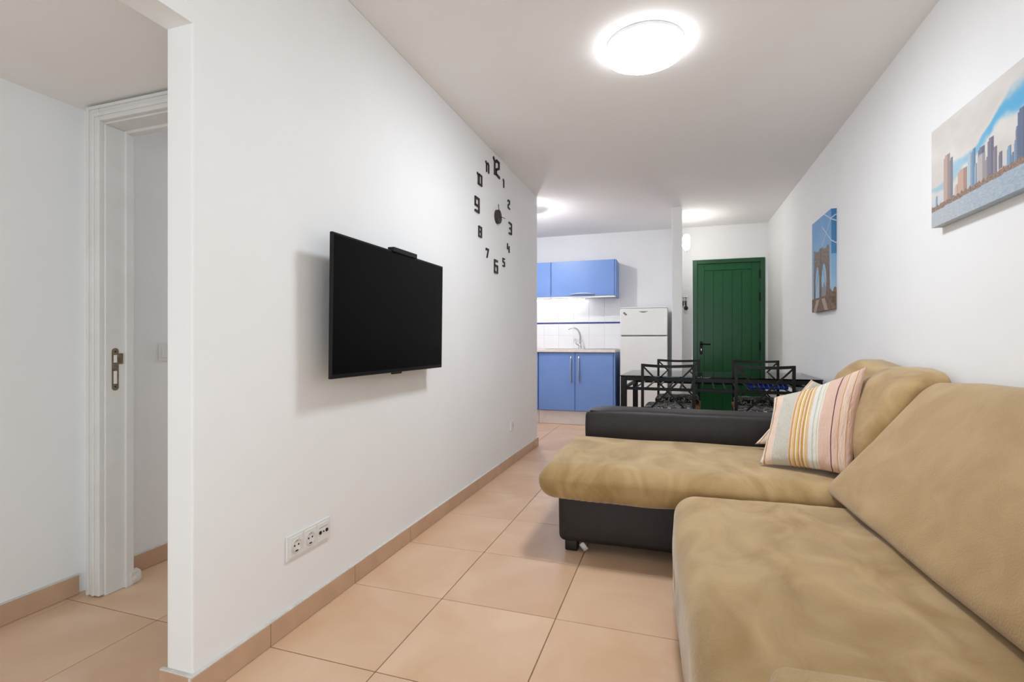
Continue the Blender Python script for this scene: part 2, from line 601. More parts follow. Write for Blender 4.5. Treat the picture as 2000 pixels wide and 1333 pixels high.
for z in (.820, .961):
    b = lathe(bmesh.new(), [(0, 0), (.0035, 0), (.0035, .0012), (0, .0012)], 10, Matrix.Translation((JX + .0024, 1.408, z)) @ Matrix.Rotation(math.pi / 2, 4, 'Y'))
    obj('screw', b, 'hole', sp)

# ------------------------------------------------------------------ front door
d1 = struct('door_1', box((.200, YF - .012, .004), (.252, YF + .06, 1.992), .003), 'greenframe')
for lo, hi in (((.945, YF - .012, .004), (.996, YF + .06, 1.992)), ((.252, YF - .012, 1.945), (.945, YF + .06, 1.992))):
    obj('door_frame', box(lo, hi, .003), 'greenframe', d1)
YD = YF + .012
for lo, hi in (((.2525, YD, .008), (.330, YD + .04, 1.944)), ((.857, YD, .008), (.9445, YD + .04, 1.944)),
               ((.330, YD, 1.866), (.857, YD + .04, 1.944)), ((.330, YD, .008), (.857, YD + .04, .11))):
    obj('leaf_rail', box(lo, hi, .002), 'green', d1)
npl = 5
pw = (.857 - .330) / npl
for k in range(npl):
    obj('plank', box((.330 + k * pw + .0015, YD + .012, .11), (.330 + (k + 1) * pw - .0015, YD + .032, 1.866), .0008), 'green', d1)
obj('leaf_core', box((.253, YD + .030, .010), (.944, YD + .045, 1.943)), 'greenframe', d1)
bm = box((.322, YD + .004, .10), (.332, YD + .016, 1.874), .002)
bx(bm, (.855, YD + .004, .10), (.865, YD + .016, 1.874), .002)
bx(bm, (.322, YD + .004, 1.864), (.865, YD + .016, 1.874), .002)
obj('panel_bead', bm, 'greenframe', d1)
hd = obj('door_handle', box((.281, YD - .008, .845), (.313, YD + .001, 1.005), .004, 2), 'black', d1)
bm = tube(bmesh.new(), [(.297, YD, .972), (.297, YD - .045, .972), (.305, YD - .052, .972), (.40, YD - .052, .968)], [.011, .009, .010, .008], 10)
obj('lever', bm, 'black', hd, True)
bm = bmesh.new()
v = [bm.verts.new(p) for p in ((.290, YD - .0095, .914), (.304, YD - .0095, .914), (.297, YD - .0095, .885), (.290, YD - .0075, .914), (.304, YD - .0075, .914), (.297, YD - .0075, .885))]
for q in ((0, 1, 2), (5, 4, 3), (0, 3, 4, 1), (1, 4, 5, 2), (2, 5, 3, 0)):
    bm.faces.new([v[i] for i in q])
bmesh.ops.recalc_face_normals(bm, faces=bm.faces)
obj('keyhole_cover', bm, 'steel', hd)
for z in (1.80, 1.53, .95, .30):
    obj('hinge', tube(bmesh.new(), [(.944, YF - .010, z - .05), (.944, YF - .010, z + .05)], .009, 8), 'black', d1)

# ------------------------------------------------------------------ sofa
sofa = thing('corner_sofa', 'tan velvet corner sofa with chaise and dark leather base along right wall', 'sofa', (0.4, 1.9, 0))
SO = Vector((0.4, 1.9, 0))


def spart(name, bm, m, smooth=True):
    bm.transform(Matrix.Translation(-SO))
    return obj(name, bm, m, sofa, smooth)


spart('chaise_base', rbox((1.52, .74, .27), .03, (10, 6, 4), 4, lambda p: p + Vector((.225, 2.705, .185)) + Vector((nz(p, 4) * .006, nz(p, 3, 5) * .006, 0))), 'leather')
spart('seat_base', box((.06, .72, .05), (.95, 2.32, .20), .02, 3), 'leather')
spart('back_frame', box((.90, .72, .05), (1.010, 3.25, .70), .02, 3), 'leather')


def arm_def(p):
    q = p + Vector((.235, 3.170, .338))
    top = max(0, (q.z - .40) / .16)
    if q.z > .53:
        q.z += .010 * math.cos(math.pi * (p.y / .22)) + nz((q.x, q.y * 3, 0), 5) * .004
    q.y += (.012 * math.sin(min(1, top) * math.pi)) * (-1 if p.y < 0 else 1)
    q.z -= .012 * math.exp(-((q.x + .53) / .08) ** 2) * top
    return q


arm = spart('leather_arm', rbox((1.53, .225, .49), .03, (60, 6, 8), 5, arm_def), 'leather')
pp = [(x, 3.0745 + .003 * math.sin(9 * x) + .0, .575 + .002 * math.sin(7 * x)) for x in np.linspace(-.50, .97, 40)]
bm = tube(bmesh.new(), [Vector(p) - SO for p in pp], .003, 6)
obj('seam', bm, 'leather', arm, True)
for (x, y) in ((-.475, 2.39), (.9, 2.42), (-.47, 3.02), (.1, .80), (.93, .80)):
    f = spart('foot', box((x - .03, y - .03, .0005), (x + .03, y + .03, .06), .006, 2), 'feet')
spart('care_label', box((-.425, 2.352, .012), (-.400, 2.3535, .05), 0, 1, Matrix.Rotation(-.7, 3, 'Y')), 'paper')


def sst(x, a, b):
    t = max(0., min(1., (x - a) / (b - a)))
    return t * t * (3 - 2 * t)


def chaise_def(p):
    q = p + Vector((0.10, 2.66, .348))
    # near side rolls over, left end is full, the top sags a little
    t = max(0., min(1., (-p.y / .38)))
    up, dn = sst(p.z, -.01, .05), sst(-p.z, -.01, .05)
    q.z += up * (-.010 * t ** 3 + .012 * nz((q.x, q.y, 0), 2.2, 3) + .005 * nz((q.x * .5, q.y * 2.2, 0), 6, 1)
                 - .004 * sst(-q.x, .42, .66) ** 1.5)
    q.z += dn * (.006 * math.sin(q.x * 6) + .006 * nz((q.x, 0, 0), 5))
    fy, fx = sst(-p.y, .22, .39), sst(-p.x, .54, .71)
    bul = math.cos(p.z / .085 * 1.4)
    q.y -= fy * (.022 * bul - .010 * nz((q.x, 0, q.z), 4, 9))
    # gathered folds near the left corner
    g = math.exp(-((q.x + .36) / .16) ** 2) * sst(.37 - q.z, 0, .07)
    q.y += fy * .0036 * g * math.sin((q.x + q.z) * 190 + 3 * nz((q.x, q.z, 0), 9))
    q.x -= fx * .014 * bul * (1 - .45 * abs(p.y / .39) ** 3)
    return q


spart('chaise_cushion', rbox((1.42, .79, .172), .066, (230, 26, 8), 7, chaise_def), 'velvet')


def seat_def(p):
    q = p + Vector((.42, 1.465, .235))
    fr = sst(-p.x, .08, .42)
    q.x += .055 * max(0., min(1., (1.75 - q.y) / .9)) * fr
    q.x -= (.010 * math.cos((p.z - .02) / .16 * 1.4) - .008 * nz((0, q.y, q.z), 5, 2)) * fr
    if p.z > 0:
        q.z += .012 * nz((q.x, q.y, 0), 2.6, 7)
        q.z += .010 * nz((q.x * 1.1 + q.y * .8, q.y * .5 - q.x * .7, 0), 4.5, 4) * math.exp(-((q.y - 1.55) / .6) ** 2)
        q.z += .0025 * nz((q.x * 2, q.y, 0), 9, 1)
        q.z -= .012 * (max(0, -p.x / .42)) ** 3
    return q


spart('seat_cushion', rbox((.84, 1.47, .30), .075, (52, 84, 8), 7, seat_def), 'velvet')


def lerp_tab(t, tab):
    for (a, va), (b, vb) in zip(tab, tab[1:]):
        if t <= b:
            return va + (vb - va) * (t - a) / (b - a)
    return tab[-1][1]


def back_def(p):
    # p in a unit-ish box: x front(-)/back(+), y along wall, z up
    f, y, w = (p.x + .15) / .30, p.y, (p.z + .25) / .50
    Y = 1.56 + y
    far = max(0., min(1., (Y - 1.15) / 1.15))
    xf = lerp_tab(w, [(0, .612 - .075 * far), (.15, .640 - .055 * far), (.5, .745 - .015 * far), (.8, .835), (1.0, .905)])
    xb = 1.012
    zt = .862 + .004 * math.sin(Y * 5) - .012 * max(0, (Y - 2.1) / .2)
    Z = .384 + (zt - .384) * w
    s = max(0, math.sin(math.pi * min(1, max(0, w)))) * max(0., 1 - abs((y) / .74) ** 4)
    X = xf + (xb - xf) * f - .020 * s * (1 - f)
    X -= .010 * nz((Y, Z, 0), 3.2, 6) * (1 - f)
    Z += .006 * nz((X, Y, 0), 4, 2)
    Y += .012 * math.sin(math.pi * w) * sst(y, .5, .74)
    return Vector((X, Y, Z))


spart('back_cushion', rbox((.30, 1.48, .50), .06, (8, 60, 30), 5, back_def), 'velvet_b')


def back2_def(p):
    f, y, w = (p.x + .15) / .30, p.y, (p.z + .25) / .50
    Y = 2.685 + y
    xf = lerp_tab(w, [(0, .70), (.3, .72), (.6, .765), (.85, .83), (1.0, .90)])
    zt = lerp_tab(Y, [(2.2, .868), (2.30, .874), (2.45, .893), (2.58, .892), (2.72, .884), (2.85, .900), (2.96, .912), (3.03, .902), (3.1, .87)])
    Z = .40 + (zt - .40) * w
    s = max(0, math.sin(math.pi * min(1, max(0, w)))) * max(0., 1 - abs(y / .39) ** 4)
    X = xf + (1.012 - xf) * f - .02 * s * (1 - f) - .05 * (1 - f) * max(0, (Y - 2.8) / .3) * w
    X += .012 * nz((Y, Z, 0), 5, 1) * (1 - f)
    return Vector((X, Y, Z))


spart('back_cushion', rbox((.30, .76, .50), .07, (8, 40, 24), 6, back2_def), 'velvet')
spart('near_arm', rbox((.86, .30, .42), .028, (20, 10, 8), 5,
                       lambda p: p + Vector((.565, .716, .304)) + Vector((0, .018 * (p.x + .43) / .86, .012 * (p.x + .1) * (1 if p.z > 0 else 0) + .004 * nz(p, 9)))), 'velvet_b')


def pillow(name, label, BL, BR, TR, TL, puff, seed):
    c = [Vector(x) for x in (BL, BR, TR, TL)]
    cen = sum(c, Vector()) / 4
    n = 44
    nr = ((c[1] - c[0]) + (c[2] - c[3])).cross((c[3] - c[0]) + (c[2] - c[1])).normalized()
    if nr.dot(Vector((0, 0, 1)) - cen) < 0:
        nr = -nr
    bm = bmesh.new()
    uvl = bm.loops.layers.uv.new('UVMap')
    G = {}
    for side in (1, -1):
        for i in range(n + 1):
            for j in range(n + 1):
                s, t = i / n, j / n
                edge = i in (0, n) or j in (0, n)
                if edge and side == -1:
                    G[(side, i, j)] = G[(1, i, j)]
                    continue
                # sides of the case pull in between the corners
                ss = .5 + (s - .5) * (1 - .085 * 4 * t * (1 - t))
                tt = .5 + (t - .5) * (1 - .085 * 4 * s * (1 - s))
                p = c[0] * (1 - ss) * (1 - tt) + c[1] * ss * (1 - tt) + c[2] * ss * tt + c[3] * (1 - ss) * tt
                hgt = (16 * s * (1 - s) * t * (1 - t)) ** .45
                rim = min(s, 1 - s, t, 1 - t)
                wr = .006 * nz((s * 2.4, t, seed), 4) + .008 * nz((s * 5 + t * 2, t * 3.0, seed), 3.0) * math.exp(-rim * 5)
                p = p + nr * (side * (puff * hgt) + wr * min(1, rim * 14))
                p.z -= .014 * math.sin(math.pi * s) * t * t
                G[(side, i, j)] = bm.verts.new(p - cen)
    for side in (1, -1):
        for i in range(n):
            for j in range(n):
                q = [(i, j), (i + 1, j), (i + 1, j + 1), (i, j + 1)]
                if side == -1:
                    q = q[::-1]
                fc = bm.faces.new([G[(side, a, b)] for a, b in q])
                for lp, (a, b) in zip(fc.loops, q):
                    lp[uvl].uv = (a / n, b / n)
    bmesh.ops.recalc_face_normals(bm, faces=bm.faces)
    o = obj(name, bm, 'stripe', None, True)
    o.location = cen
    return tag(o, label, 'cushion', 'striped cushions on the chaise')


pillow('throw_cushion', 'striped pink and ochre cushion in front, leaning against the sofa back',
       (.36, 2.50, .445), (.68, 2.35, .45), (.84, 2.70, .888), (.475, 2.83, .715), .078, 1.)
pillow('throw_cushion', 'striped cushion mostly hidden behind the larger striped one on the chaise',
       (.40, 2.93, .455), (.66, 2.70, .47), (.86, 2.93, .80), (.68, 3.00, .80), .045, 2.)

# ------------------------------------------------------------------ television
tv = thing('television', 'black flat screen television mounted on the white wall', 'television', (-1.195, 1.515, 0.864))
tx = -1.195
RT = Matrix.Rotation(math.radians(.6), 4, 'Y')


def tvp(name, bm, m, parent=None):
    return obj(name, bm, m, parent or tv)


tvw, tvh = .900, .536
tvp('rear_housing', box((-.030, .12, .07), (-.002, .78, .44), .012, 2), 'tvbody')
fr_ = tvp('bezel', box((-.002, 0, 0), (.012, tvw, tvh), .002), 'tvbody')
tvp('screen', box((.0115, .008, .016), (.0128, tvw - .008, tvh - .008)), 'screen')
tvp('sensor', box((-.002, .42, -.008), (.008, .50, .001), .002), 'tvbody')
tvp('top_camera', box((-.012, .40, tvh - .006), (.022, .605, tvh + .016), .003, 2), 'tvbody')
tvp('wall_bracket', box((-.0765, .30, .16), (-.029, .60, .38), .004), 'black')
tv.rotation_euler = (0, math.radians(.7), 0)

# ------------------------------------------------------------------ clock
ck = thing('wall_clock', 'stick-on wall clock with dark numerals and thin hands', 'clock', (XL, 3.52, 1.934))
DG = {'0': [[(0, 0), (.5, 0), (.5, 1), (0, 1), (0, 0)]], '1': [[(0, 1), (.16, .84), (.16, 0)]],
      '2': [[(0, .9), (.12, 1), (.45, 1), (.45, .62), (.05, .36), (.05, .06), (.5, 0)]],
      '3': [[(0, 1), (.5, .97), (.5, .03), (0, 0)], [(.14, .5), (.5, .52)]],
      '4': [[(.02, 1), (0, .42), (.52, .42)], [(.5, .75), (.5, 0)]],
      '5': [[(.5, 1), (.02, 1), (.02, .58), (.5, .52), (.5, 0), (0, 0)]],
      '6': [[(.5, 1), (0, 1), (0, 0), (.52, 0), (.52, .56), (0, .56)]],
      '7': [[(0, .86), (0, 1), (.52, 1), (.2, 0)]],
      '8': [[(0, 0), (.52, 0), (.52, 1), (0, 1), (0, 0)], [(0, .52), (.52, .52)]],
      '9': [[(.52, .44), (0, .44), (0, 1), (.52, 1), (.52, 0), (0, 0)]]}


def numeral(txt, h, y, z):
    bm = bmesh.new()
    w = h * .165
    x = 0
    adv = []
    for ch in txt:
        adv.append(x)
        x += (.16 if ch == '1' else .52) + (.30 if txt == '11' else .16 if len(txt) > 1 else 0)
    tot = adv[-1] + (.16 if txt[-1] == '1' else .52)
    for ch, x0 in zip(txt, adv):
        for st in DG[ch]:
            pts = [Vector((0, (x0 + a - tot / 2) * h * 1.4, (b - .5) * h)) for a, b in st]
            for a, b in zip(pts, pts[1:]):
                d = (b - a).normalized() * w * .5
                bar(bm, a - d * .9, b + d * .9, .008, w, up=(0, (b - a).z, -(b - a).y))
    bm.transform(Matrix.Translation((.0045, y - 3.52, z - 1.934)))
    return obj('numeral', bm, 'clock', ck)


for t, h, y, z in (('12', .108, 3.506, 2.295), ('1', .056, 3.665, 2.228), ('2', .062, 3.795, 2.098), ('3', .084, 3.834, 1.913), ('4', .060, 3.782, 1.747),
                   ('5', .056, 3.67, 1.616), ('6', .086, 3.495, 1.559), ('7', .058, 3.314, 1.628), ('8', .064, 3.177, 1.751), ('9', .088, 3.122, 1.922),
                   ('10', .066, 3.168, 2.105), ('11', .064, 3.314, 2.237)):
    numeral(t, h, y, z)
RY = Matrix.Rotation(math.pi / 2, 4, 'Y')
obj('hub', lathe(bmesh.new(), [(0, 0), (.052, 0), (.052, .020), (.050, .024), (0, .024)], 36, RY), 'clock', ck, 'auto')
bm = bar(bmesh.new(), (.026, 0, -.01), (.026, -.035, .085), .002, .005, up=(1, 0, 0))
obj('minute_hand', bm, 'hand', ck)
bm = bar(bmesh.new(), (.029, -.01, 0), (.029, .115, .012), .002, .007, up=(1, 0, 0))
obj('hour_hand', bm, 'hand', ck)

# ------------------------------------------------------------------ sockets
so = thing('wall_socket', 'triple white wall socket plate low on the wall below the television', 'socket', (XL, 1.388, .243))
obj('plate', box((0, 0, 0), (.008, .226, .086), .003, 2), 'plastic', so)
for k in range(3):
    yc, zc = .043 + .070 * k, .043
    if k < 2:
        md = obj('socket_face', box((.007, yc - .031, zc - .034), (.0105, yc + .031, zc + .034), .001), 'plastic', so)
        obj('socket_ring', lathe(bmesh.new(), [(.0200, .0), (.0235, .0), (.0235, .0035), (.0200, .0035), (.0200, 0)], 28, Matrix.Translation((.0100, yc, zc)) @ RY), 'caulk', md, 'auto')
        for dy, dz in ((-.0095, .002), (.0095, .002)):
            obj('pin_hole', lathe(bmesh.new(), [(0, 0), (.0035, 0), (.0035, .0006), (0, .0006)], 12, Matrix.Translation((.0104, yc + dy, zc + dz)) @ RY), 'hole', md)
        for dz in (-.0185, .0185):
            obj('earth_clip', box((.0102, yc - .006, zc + dz - .003), (.0122, yc + .006, zc + dz + .003)), 'hole' if dz < 0 else 'steel', md)
    else:
        md = obj('aerial_face', box((.007, yc - .031, zc - .034), (.0105, yc + .031, zc + .034), .001), 'plastic', so)
        obj('label_line', box((.0104, yc - .024, zc + .016), (.0109, yc + .024, zc + .0175)), 'seal', md)
        for dy, r_ in ((-.018, .0065), (0, .0028), (.018, .0065)):
            obj('aerial_port', lathe(bmesh.new(), [(0, 0), (r_, 0), (r_, .003), (0, .003)], 14, Matrix.Translation((.0104, yc + dy, zc)) @ RY), 'hole', md)
so2 = thing('wall_outlet', 'small single white outlet near the far end of the left wall', 'socket', (XL, 3.83, .277))
obj('plate', box((0, 0, 0), (.009, .078, .082), .003, 2), 'plastic', so2)
obj('socket_face', box((.008, .008, .008), (.011, .070, .074), .001), 'plastic', so2)
obj('plug_slot', box((.0108, .052, .024), (.0125, .058, .052)), 'seal', so2)
sw = thing('light_switch', 'white light switch on the bedroom wall beyond the door frame', 'switch', (-2.228, 1.655, .912))
obj('plate', box((0, 0, 0), (.008, .082, .082), .003, 2), 'plastic', sw)
obj('rocker', box((.007, .014, .014), (.012, .068, .068), .002), 'plastic', sw)

# ------------------------------------------------------------------ ceiling lamp
cl = thing('ceiling_lamp', 'round white flush ceiling lamp glowing above the living room', 'lamp', (-.138, 2.43, H))
obj('base_ring', lathe(bmesh.new(), [(0, 0), (.174, 0), (.179, -.003), (.179, -.017), (.175, -.020), (0, -.020)], 64), 'ring', cl, 'auto')
obj('diffuser_rim', lathe(bmesh.new(), [(.160, -.018), (.172, -.019), (.181, -.022), (.185, -.030), (.184, -.040), (.180, -.048)], 64), 'rim', cl, True)
obj('diffuser', lathe(bmesh.new(), [(.180, -.048), (.165, -.053), (.140, -.058), (.10, -.063), (.05, -.066), (0, -.067)], 64), 'lamp', cl, True)

# kitchen spot bar and entry sconce: both mostly behind wall ends
kl = thing('spotlight_bar', 'ceiling spot lamp in the kitchen just past the wall end', 'lamp', (-1.452, 5.10, H))
obj('canopy', lathe(bmesh.new(), [(0, 0), (.05, 0), (.05, -.012), (.045, -.018), (0, -.018)], 28), 'alu', kl, 'auto')
D = -.066
obj('stem', tube(bmesh.new(), [(0, 0, -.016), (0, 0, D - .016)], .007, 10), 'steel', kl, True)
obj('spot_head', lathe(bmesh.new(), [(0, D - .014), (.016, D - .015), (.034, D - .028), (.038, D - .055), (.0355, D - .055), (.030, D - .030), (0, D - .024)], 24), 'alu', kl, 'auto')
obj('bulb', lathe(bmesh.new(), [(0, D - .034), (.020, D - .036), (.030, D - .046), (.031, D - .056), (.026, D - .068), (.014, D - .075), (0, D - .077)], 24), 'bulb', kl, True)
sc = thing('wall_sconce', 'glowing white wall lamp beside the green front door', 'lamp', (.064, 5.9, 2.11))
obj('back_plate', lathe(bmesh.new(), [(0, 0), (.045, 0), (.045, .008), (.04, .012), (0, .012)], 28, RY), 'alu', sc, 'auto')
obj('globe', rbox((.075, .11, .17), .036, (6, 6, 6), 6, lambda p: p + Vector((.05, 0, 0))), 'sconce', sc, True)
obj('finial', lathe(bmesh.new(), [(0, -.11), (.006, -.105), (.008, -.096), (.006, -.084), (0, -.08)], 12, Matrix.Translation((.05, 0, 0))), 'steel', sc, True)


# ------------------------------------------------------------------ canvases
def canvas(name, label, x0, ya, yb, z0, z1, fn, nu, nv):
    """front faces -X, left edge at ya (far), right edge at yb (near)"""
    Wd, Hd = ya - yb, z1 - z0
    o = thing(name, label, 'picture', (XR, (ya + yb) / 2, z0))
    T = XR - x0
    bm = bmesh.new()
    cl_ = bm.loops.layers.float_color.new('print')

    def grid(P, n, m, cf):
        vs = [[bm.verts.new(P(i / n, j / m)) for j in range(m + 1)] for i in range(n + 1)]
        for i in range(n):
            for j in range(m):
                q = [(i, j), (i + 1, j), (i + 1, j + 1), (i, j + 1)]
                fc = bm.faces.new([vs[a][b] for a, b in q])
                for lp, (a, b) in zip(fc.loops, q):
                    lp[cl_] = lin(cf(a / n, b / m))
    hw = Wd / 2
    t_ = T / Wd
    tv_ = T / Hd
    grid(lambda s, t: Vector((-T, hw - s * Wd, t * Hd)), nu, nv, fn)
    grid(lambda s, t: Vector((-T + s * T, -hw, t * Hd)), 8, nv, lambda s, t: fn(1 + s * t_, t))
    grid(lambda s, t: Vector((-s * T, hw, t * Hd)), 8, nv, lambda s, t: fn(-(1 - s) * t_, t))
    grid(lambda s, t: Vector((-t * T, hw - s * Wd, 0)), nu, 4, lambda s, t: fn(s, 0.0))
    grid(lambda s, t: Vector((-T + t * T, hw - s * Wd, Hd)), nu, 4, lambda s, t: fn(s, 1.0))
    obj('printed_canvas', bm, 'canvas', o)
    obj('stretcher', box((-T + .004, -hw + .004, .004), (-.0005, hw - .004, Hd - .004)), 'paper', o)
    return o


def mixc(a, b, t):
    t = max(0., min(1., t))
    return tuple(x + (y - x) * t for x, y in zip(a, b))


# skyline: buildings given as (s0, s1, t_base, t_top, colour) with s in canvas widths of .95 m
SK = [(.035, .052, .2, .30, (128, 156, 184)), (.102, .150, .2, .655, (186, 160, 148)), (.150, .172, .2, .60, (126, 126, 140)),
      (.186, .212, .2, .31, (206, 182, 166)), (.209, .276, .2, .43, (196, 160, 142)), (.278, .310, .2, .53, (172, 194, 208)), (.306, .331, .2, .55, (104, 142, 176)), (.322, .342, .2, .40, (150, 168, 186)),
      (.345, .387, .2, .52, (110, 114, 134)), (.343, .391, .2, .46, (184, 178, 176)), (.391, .410, .2, .40, (150, 142, 148)), (.405, .440, .2, .548, (118, 116, 136)), (.436, .458, .2, .45, (134, 128, 142)),
      (.466, .488, .2, .38, (118, 112, 128)), (.455, .515, .2, .245, (206, 166, 140)), (.513, .536, .2, .385, (120, 156, 190)), (.536, .548, .2, .32, (110, 136, 166)), (.548, .560, .2, .40, (132, 160, 186)), (.556, .566, .2, .50, (120, 136, 162)), (.566, .612, .2, .625, (86, 104, 136)),
      (.62, .66, .2, .66, (150, 140, 142)), (.68, .72, .2, .5, (120, 140, 170)), (.74, .78, .2, .58, (92, 108, 136)), (.80, .85, .2, .42, (176, 152, 138)), (.88, .92, .2, .52, (110, 130, 160))]


def sky_fn(s, t):
    n = noise.fractal(Vector((s * 5, t * 3, 0)), 1, 2, 4)
    base = mixc((226, 222, 218), (214, 208, 202), .5 + n)
    # blue break between clouds, rising to the right
    mid = lerp_tab(s, [(-.1, .36), (.06, .42), (.28, .47), (.38, .57), (.5, .70), (.6, .74), (1.1, .80)])
    wid = lerp_tab(s, [(-.1, .03), (.06, .05), (.28, .05), (.4, .05), (.5, .09), (.6, .13), (1.1, .16)])
    k = math.exp(-((t - mid + .10 * n) / wid) ** 4)
    base = mixc(base, (84, 172, 218), k * lerp_tab(s, [(-.1, .3), (.25, .45), (.42, .9), (.6, 1.), (1.1, 1.)]))
    if t < .34:
        base = mixc(base, (168, 200, 222), (.34 - t) * 3)
    wl = .155 + .06 * s
    if t < wl:
        w = noise.noise(Vector((s * 60, t * 160, 2)))
        return mixc(mixc((176, 180, 184), (138, 164, 188), s * 1.4), (208, 212, 216), .3 + .5 * w)
    col = base
    for s0, s1, tb, tt, cc in SK:
        if s0 <= s <= s1 and t <= tt - (.02 if (s - s0) < .2 * (s1 - s0) else 0):
            f = (s - s0) / (s1 - s0)
            win = .5 + .5 * math.sin(f * 9 * math.pi) * math.sin(t * 260)
            col = mixc(mixc(cc, (236, 226, 218), .18 * win), (50, 54, 70), .22 * (f > .6))
    if t < wl + .05 + .03 * noise.noise(Vector((s * 70, 0, 3))):
        r_ = noise.noise(Vector((s * 130, t * 90, 7)))
        col = mixc((104, 96, 92), (186, 146, 122), .5 + r_)
    return col


canvas('canvas_picture', 'wide canvas print of a waterfront skyline, nearer picture on right wall', .990, 2.465, 1.515, 1.462, 1.852, sky_fn, 380, 130)


def bridge_fn(s, t):
    n = noise.fractal(Vector((s * 3, t * 3, 5)), 1, 2, 4)
    col = mixc((164, 192, 214), (96, 152, 204), (t - .25) * 1.5 + .15 * n)
    if s > 1.0:
        col = mixc(col, (40, 104, 152), .55 * (t > .55) + .1)
    for a, b, sl in ((.62, .42, .5), (.80, .75, -.45), (.93, .9, -.3)):
        if abs(t - (a + (s - b) * sl)) < .005 and s > .55 and t > .6:
            col = (206, 216, 222)
    tower = .12 - .02 * (1 - t) < s < .90 + .06 * (1 - t) and t < .665 - .03 * s + (.02 if .40 < s < .62 or s < .2 or s > .8 else 0)
    if tower:
        hole = False
        for c0, hw in ((.31, .105), (.655, .125)):
            top = .49
            if t < top:
                w = hw * min(1., math.sqrt(max(0, (top - t) / .14)))
                if abs(s - c0) < w:
                    hole = True
        if not hole:
            col = mixc((104, 90, 84), (138, 118, 106), .5 + nz((s * 14, t * 22, 0), 2))
            if .5 - .03 < s < .5 + .02:
                col = mixc(col, (70, 62, 60), .4)
        elif t < .27 + .03 * math.sin(s * 40) and s > .5:
            col = (140, 142, 150)
    if t < .55 and abs((s - .5)) > 0 and abs(abs(s - .5) - (.55 - t) * .9) < .008:
        col = mixc(col, (70, 66, 68), .6)
    if t < .15 + (.05 if s > .75 else 0) * (1 + nz((s * 30, 0, 0), 1)):
        col = mixc((96, 78, 68), (140, 112, 94), .5 + nz((s * 20, t * 30, 3), 1))
        u_ = abs(s - .47)
        if t < .13 and .05 < u_ - (.13 - t) * 1.3 < .22:
            col = (176, 158, 142)
    return col


canvas('canvas_picture', 'tall canvas print of a stone bridge tower, farther picture on right wall', .994, 4.358, 3.867, 1.222, 1.897, bridge_fn, 120, 200)

# ------------------------------------------------------------------ kitchen
YC = 5.93


def handle_v(parent, x, z0, z1, y):
    bm = bmesh.new()
    n = 14
    pts = []
    for i in range(n + 1):
        t = i / n
        pts.append((x, y - .004 - .024 * math.sin(math.pi * t) ** .6, z0 + (z1 - z0) * t))
    for a, b in zip(pts, pts[1:]):
        bar(bm, a, b, .030, .008, up=(1, 0, 0))
    return obj('handle', bm, 'steel', parent)


bc = thing('base_cabinet', 'blue two-door kitchen cabinet under the sink', 'cabinet', (-1.14, YC, 0))


def kp(root, name, lo, hi, m, bev=.0015, parent=None):
    L_ = root.location
    return obj(name, box([a - b for a, b in zip(lo, L_)], [a - b for a, b in zip(hi, L_)], bev), m, parent or root)


kp(bc, 'carcass', (-1.598, YC + .019, .165), (-.690, 6.49, .872), 'blueside')
kp(bc, 'plinth', (-1.598, YC + .03, .002), (-.690, YC + .046, .166), 'plinth')
kp(bc, 'edge_panel', (-.690, YC + .008, .165), (-.672, 6.49, .872), 'blue')
for x0, x1, hx in ((-1.594, -1.149, -1.193), (-1.143, -.694, -1.098)):
    dr = kp(bc, 'door', (x0, YC, .172), (x1, YC + .018, .866), 'blue', .002)
    h = handle_v(dr, hx + 1.14, .512, .818, 0)
dc = thing('drawer_cabinet', 'blue kitchen drawer unit partly hidden by the wall end', 'cabinet', (-1.9, YC, 0))
kp(dc, 'carcass', (-2.20, YC + .019, .165), (-1.602, 6.49, .872), 'blueside')
kp(dc, 'plinth', (-2.20, YC + .03, .002), (-1.602, YC + .046, .166), 'plinth')
for z0, z1 in ((.172, .444), (.450, .727), (.733, .866)):
    dr = kp(dc, 'drawer', (-2.198, YC, z0), (-1.606, YC + .018, z1), 'blue', .002)
    bm = bar(bmesh.new(), (-.16, -.016, z1 - .04), (.16, -.016, z1 - .04), .012, .012)
    bar(bm, (-.15, 0, z1 - .04), (-.15, -.018, z1 - .04), .01)
    bar(bm, (.15, 0, z1 - .04), (.15, -.018, z1 - .04), .01)
    obj('handle', bm, 'steel', dr)
wt = obj('worktop', box((-2.29, 5.905, .873), (-.668, 6.492, .908), .006, 2), 'worktop')
tag(wt, 'long pale kitchen worktop over the blue cabinets', 'worktop')
sk = thing('kitchen_sink', 'low steel sink set into the kitchen worktop below the tap', 'sink', (-1.1, 6.15, .908))
bm = bmesh.new()
for lo, hi in (((-.42, -.19, .0005), (.42, -.165, .006)), ((-.42, .165, .0005), (.42, .19, .006)), ((-.42, -.165, .0005), (-.395, .165, .006)), ((.395, -.165, .0005), (.42, .165, .006)), ((-.02, -.165, .0005), (.02, .165, .006))):
    bx(bm, lo, hi, .002)
obj('rim', bm, 'steel', sk)
obj('basin', box((-.395, -.165, .0003), (.395, .165, .0015)), 'steel', sk)
fc = thing('kitchen_tap', 'chrome curved mixer tap standing at the sink', 'tap', (-1.165, 6.375, .908))
obj('base', lathe(bmesh.new(), [(0, 0), (.030, 0), (.030, .006), (.024, .012), (.023, .055), (.019, .065), (0, .065)], 24), 'chrome', fc, 'auto')
pts = [(0, 0, .05), (.006, -.01, .12), (0, -.02, .19), (-.03, -.035, .245), (-.08, -.05, .268), (-.125, -.06, .262), (-.14, -.064, .250)]
P = [Vector(p) for p in pts]
sm = []
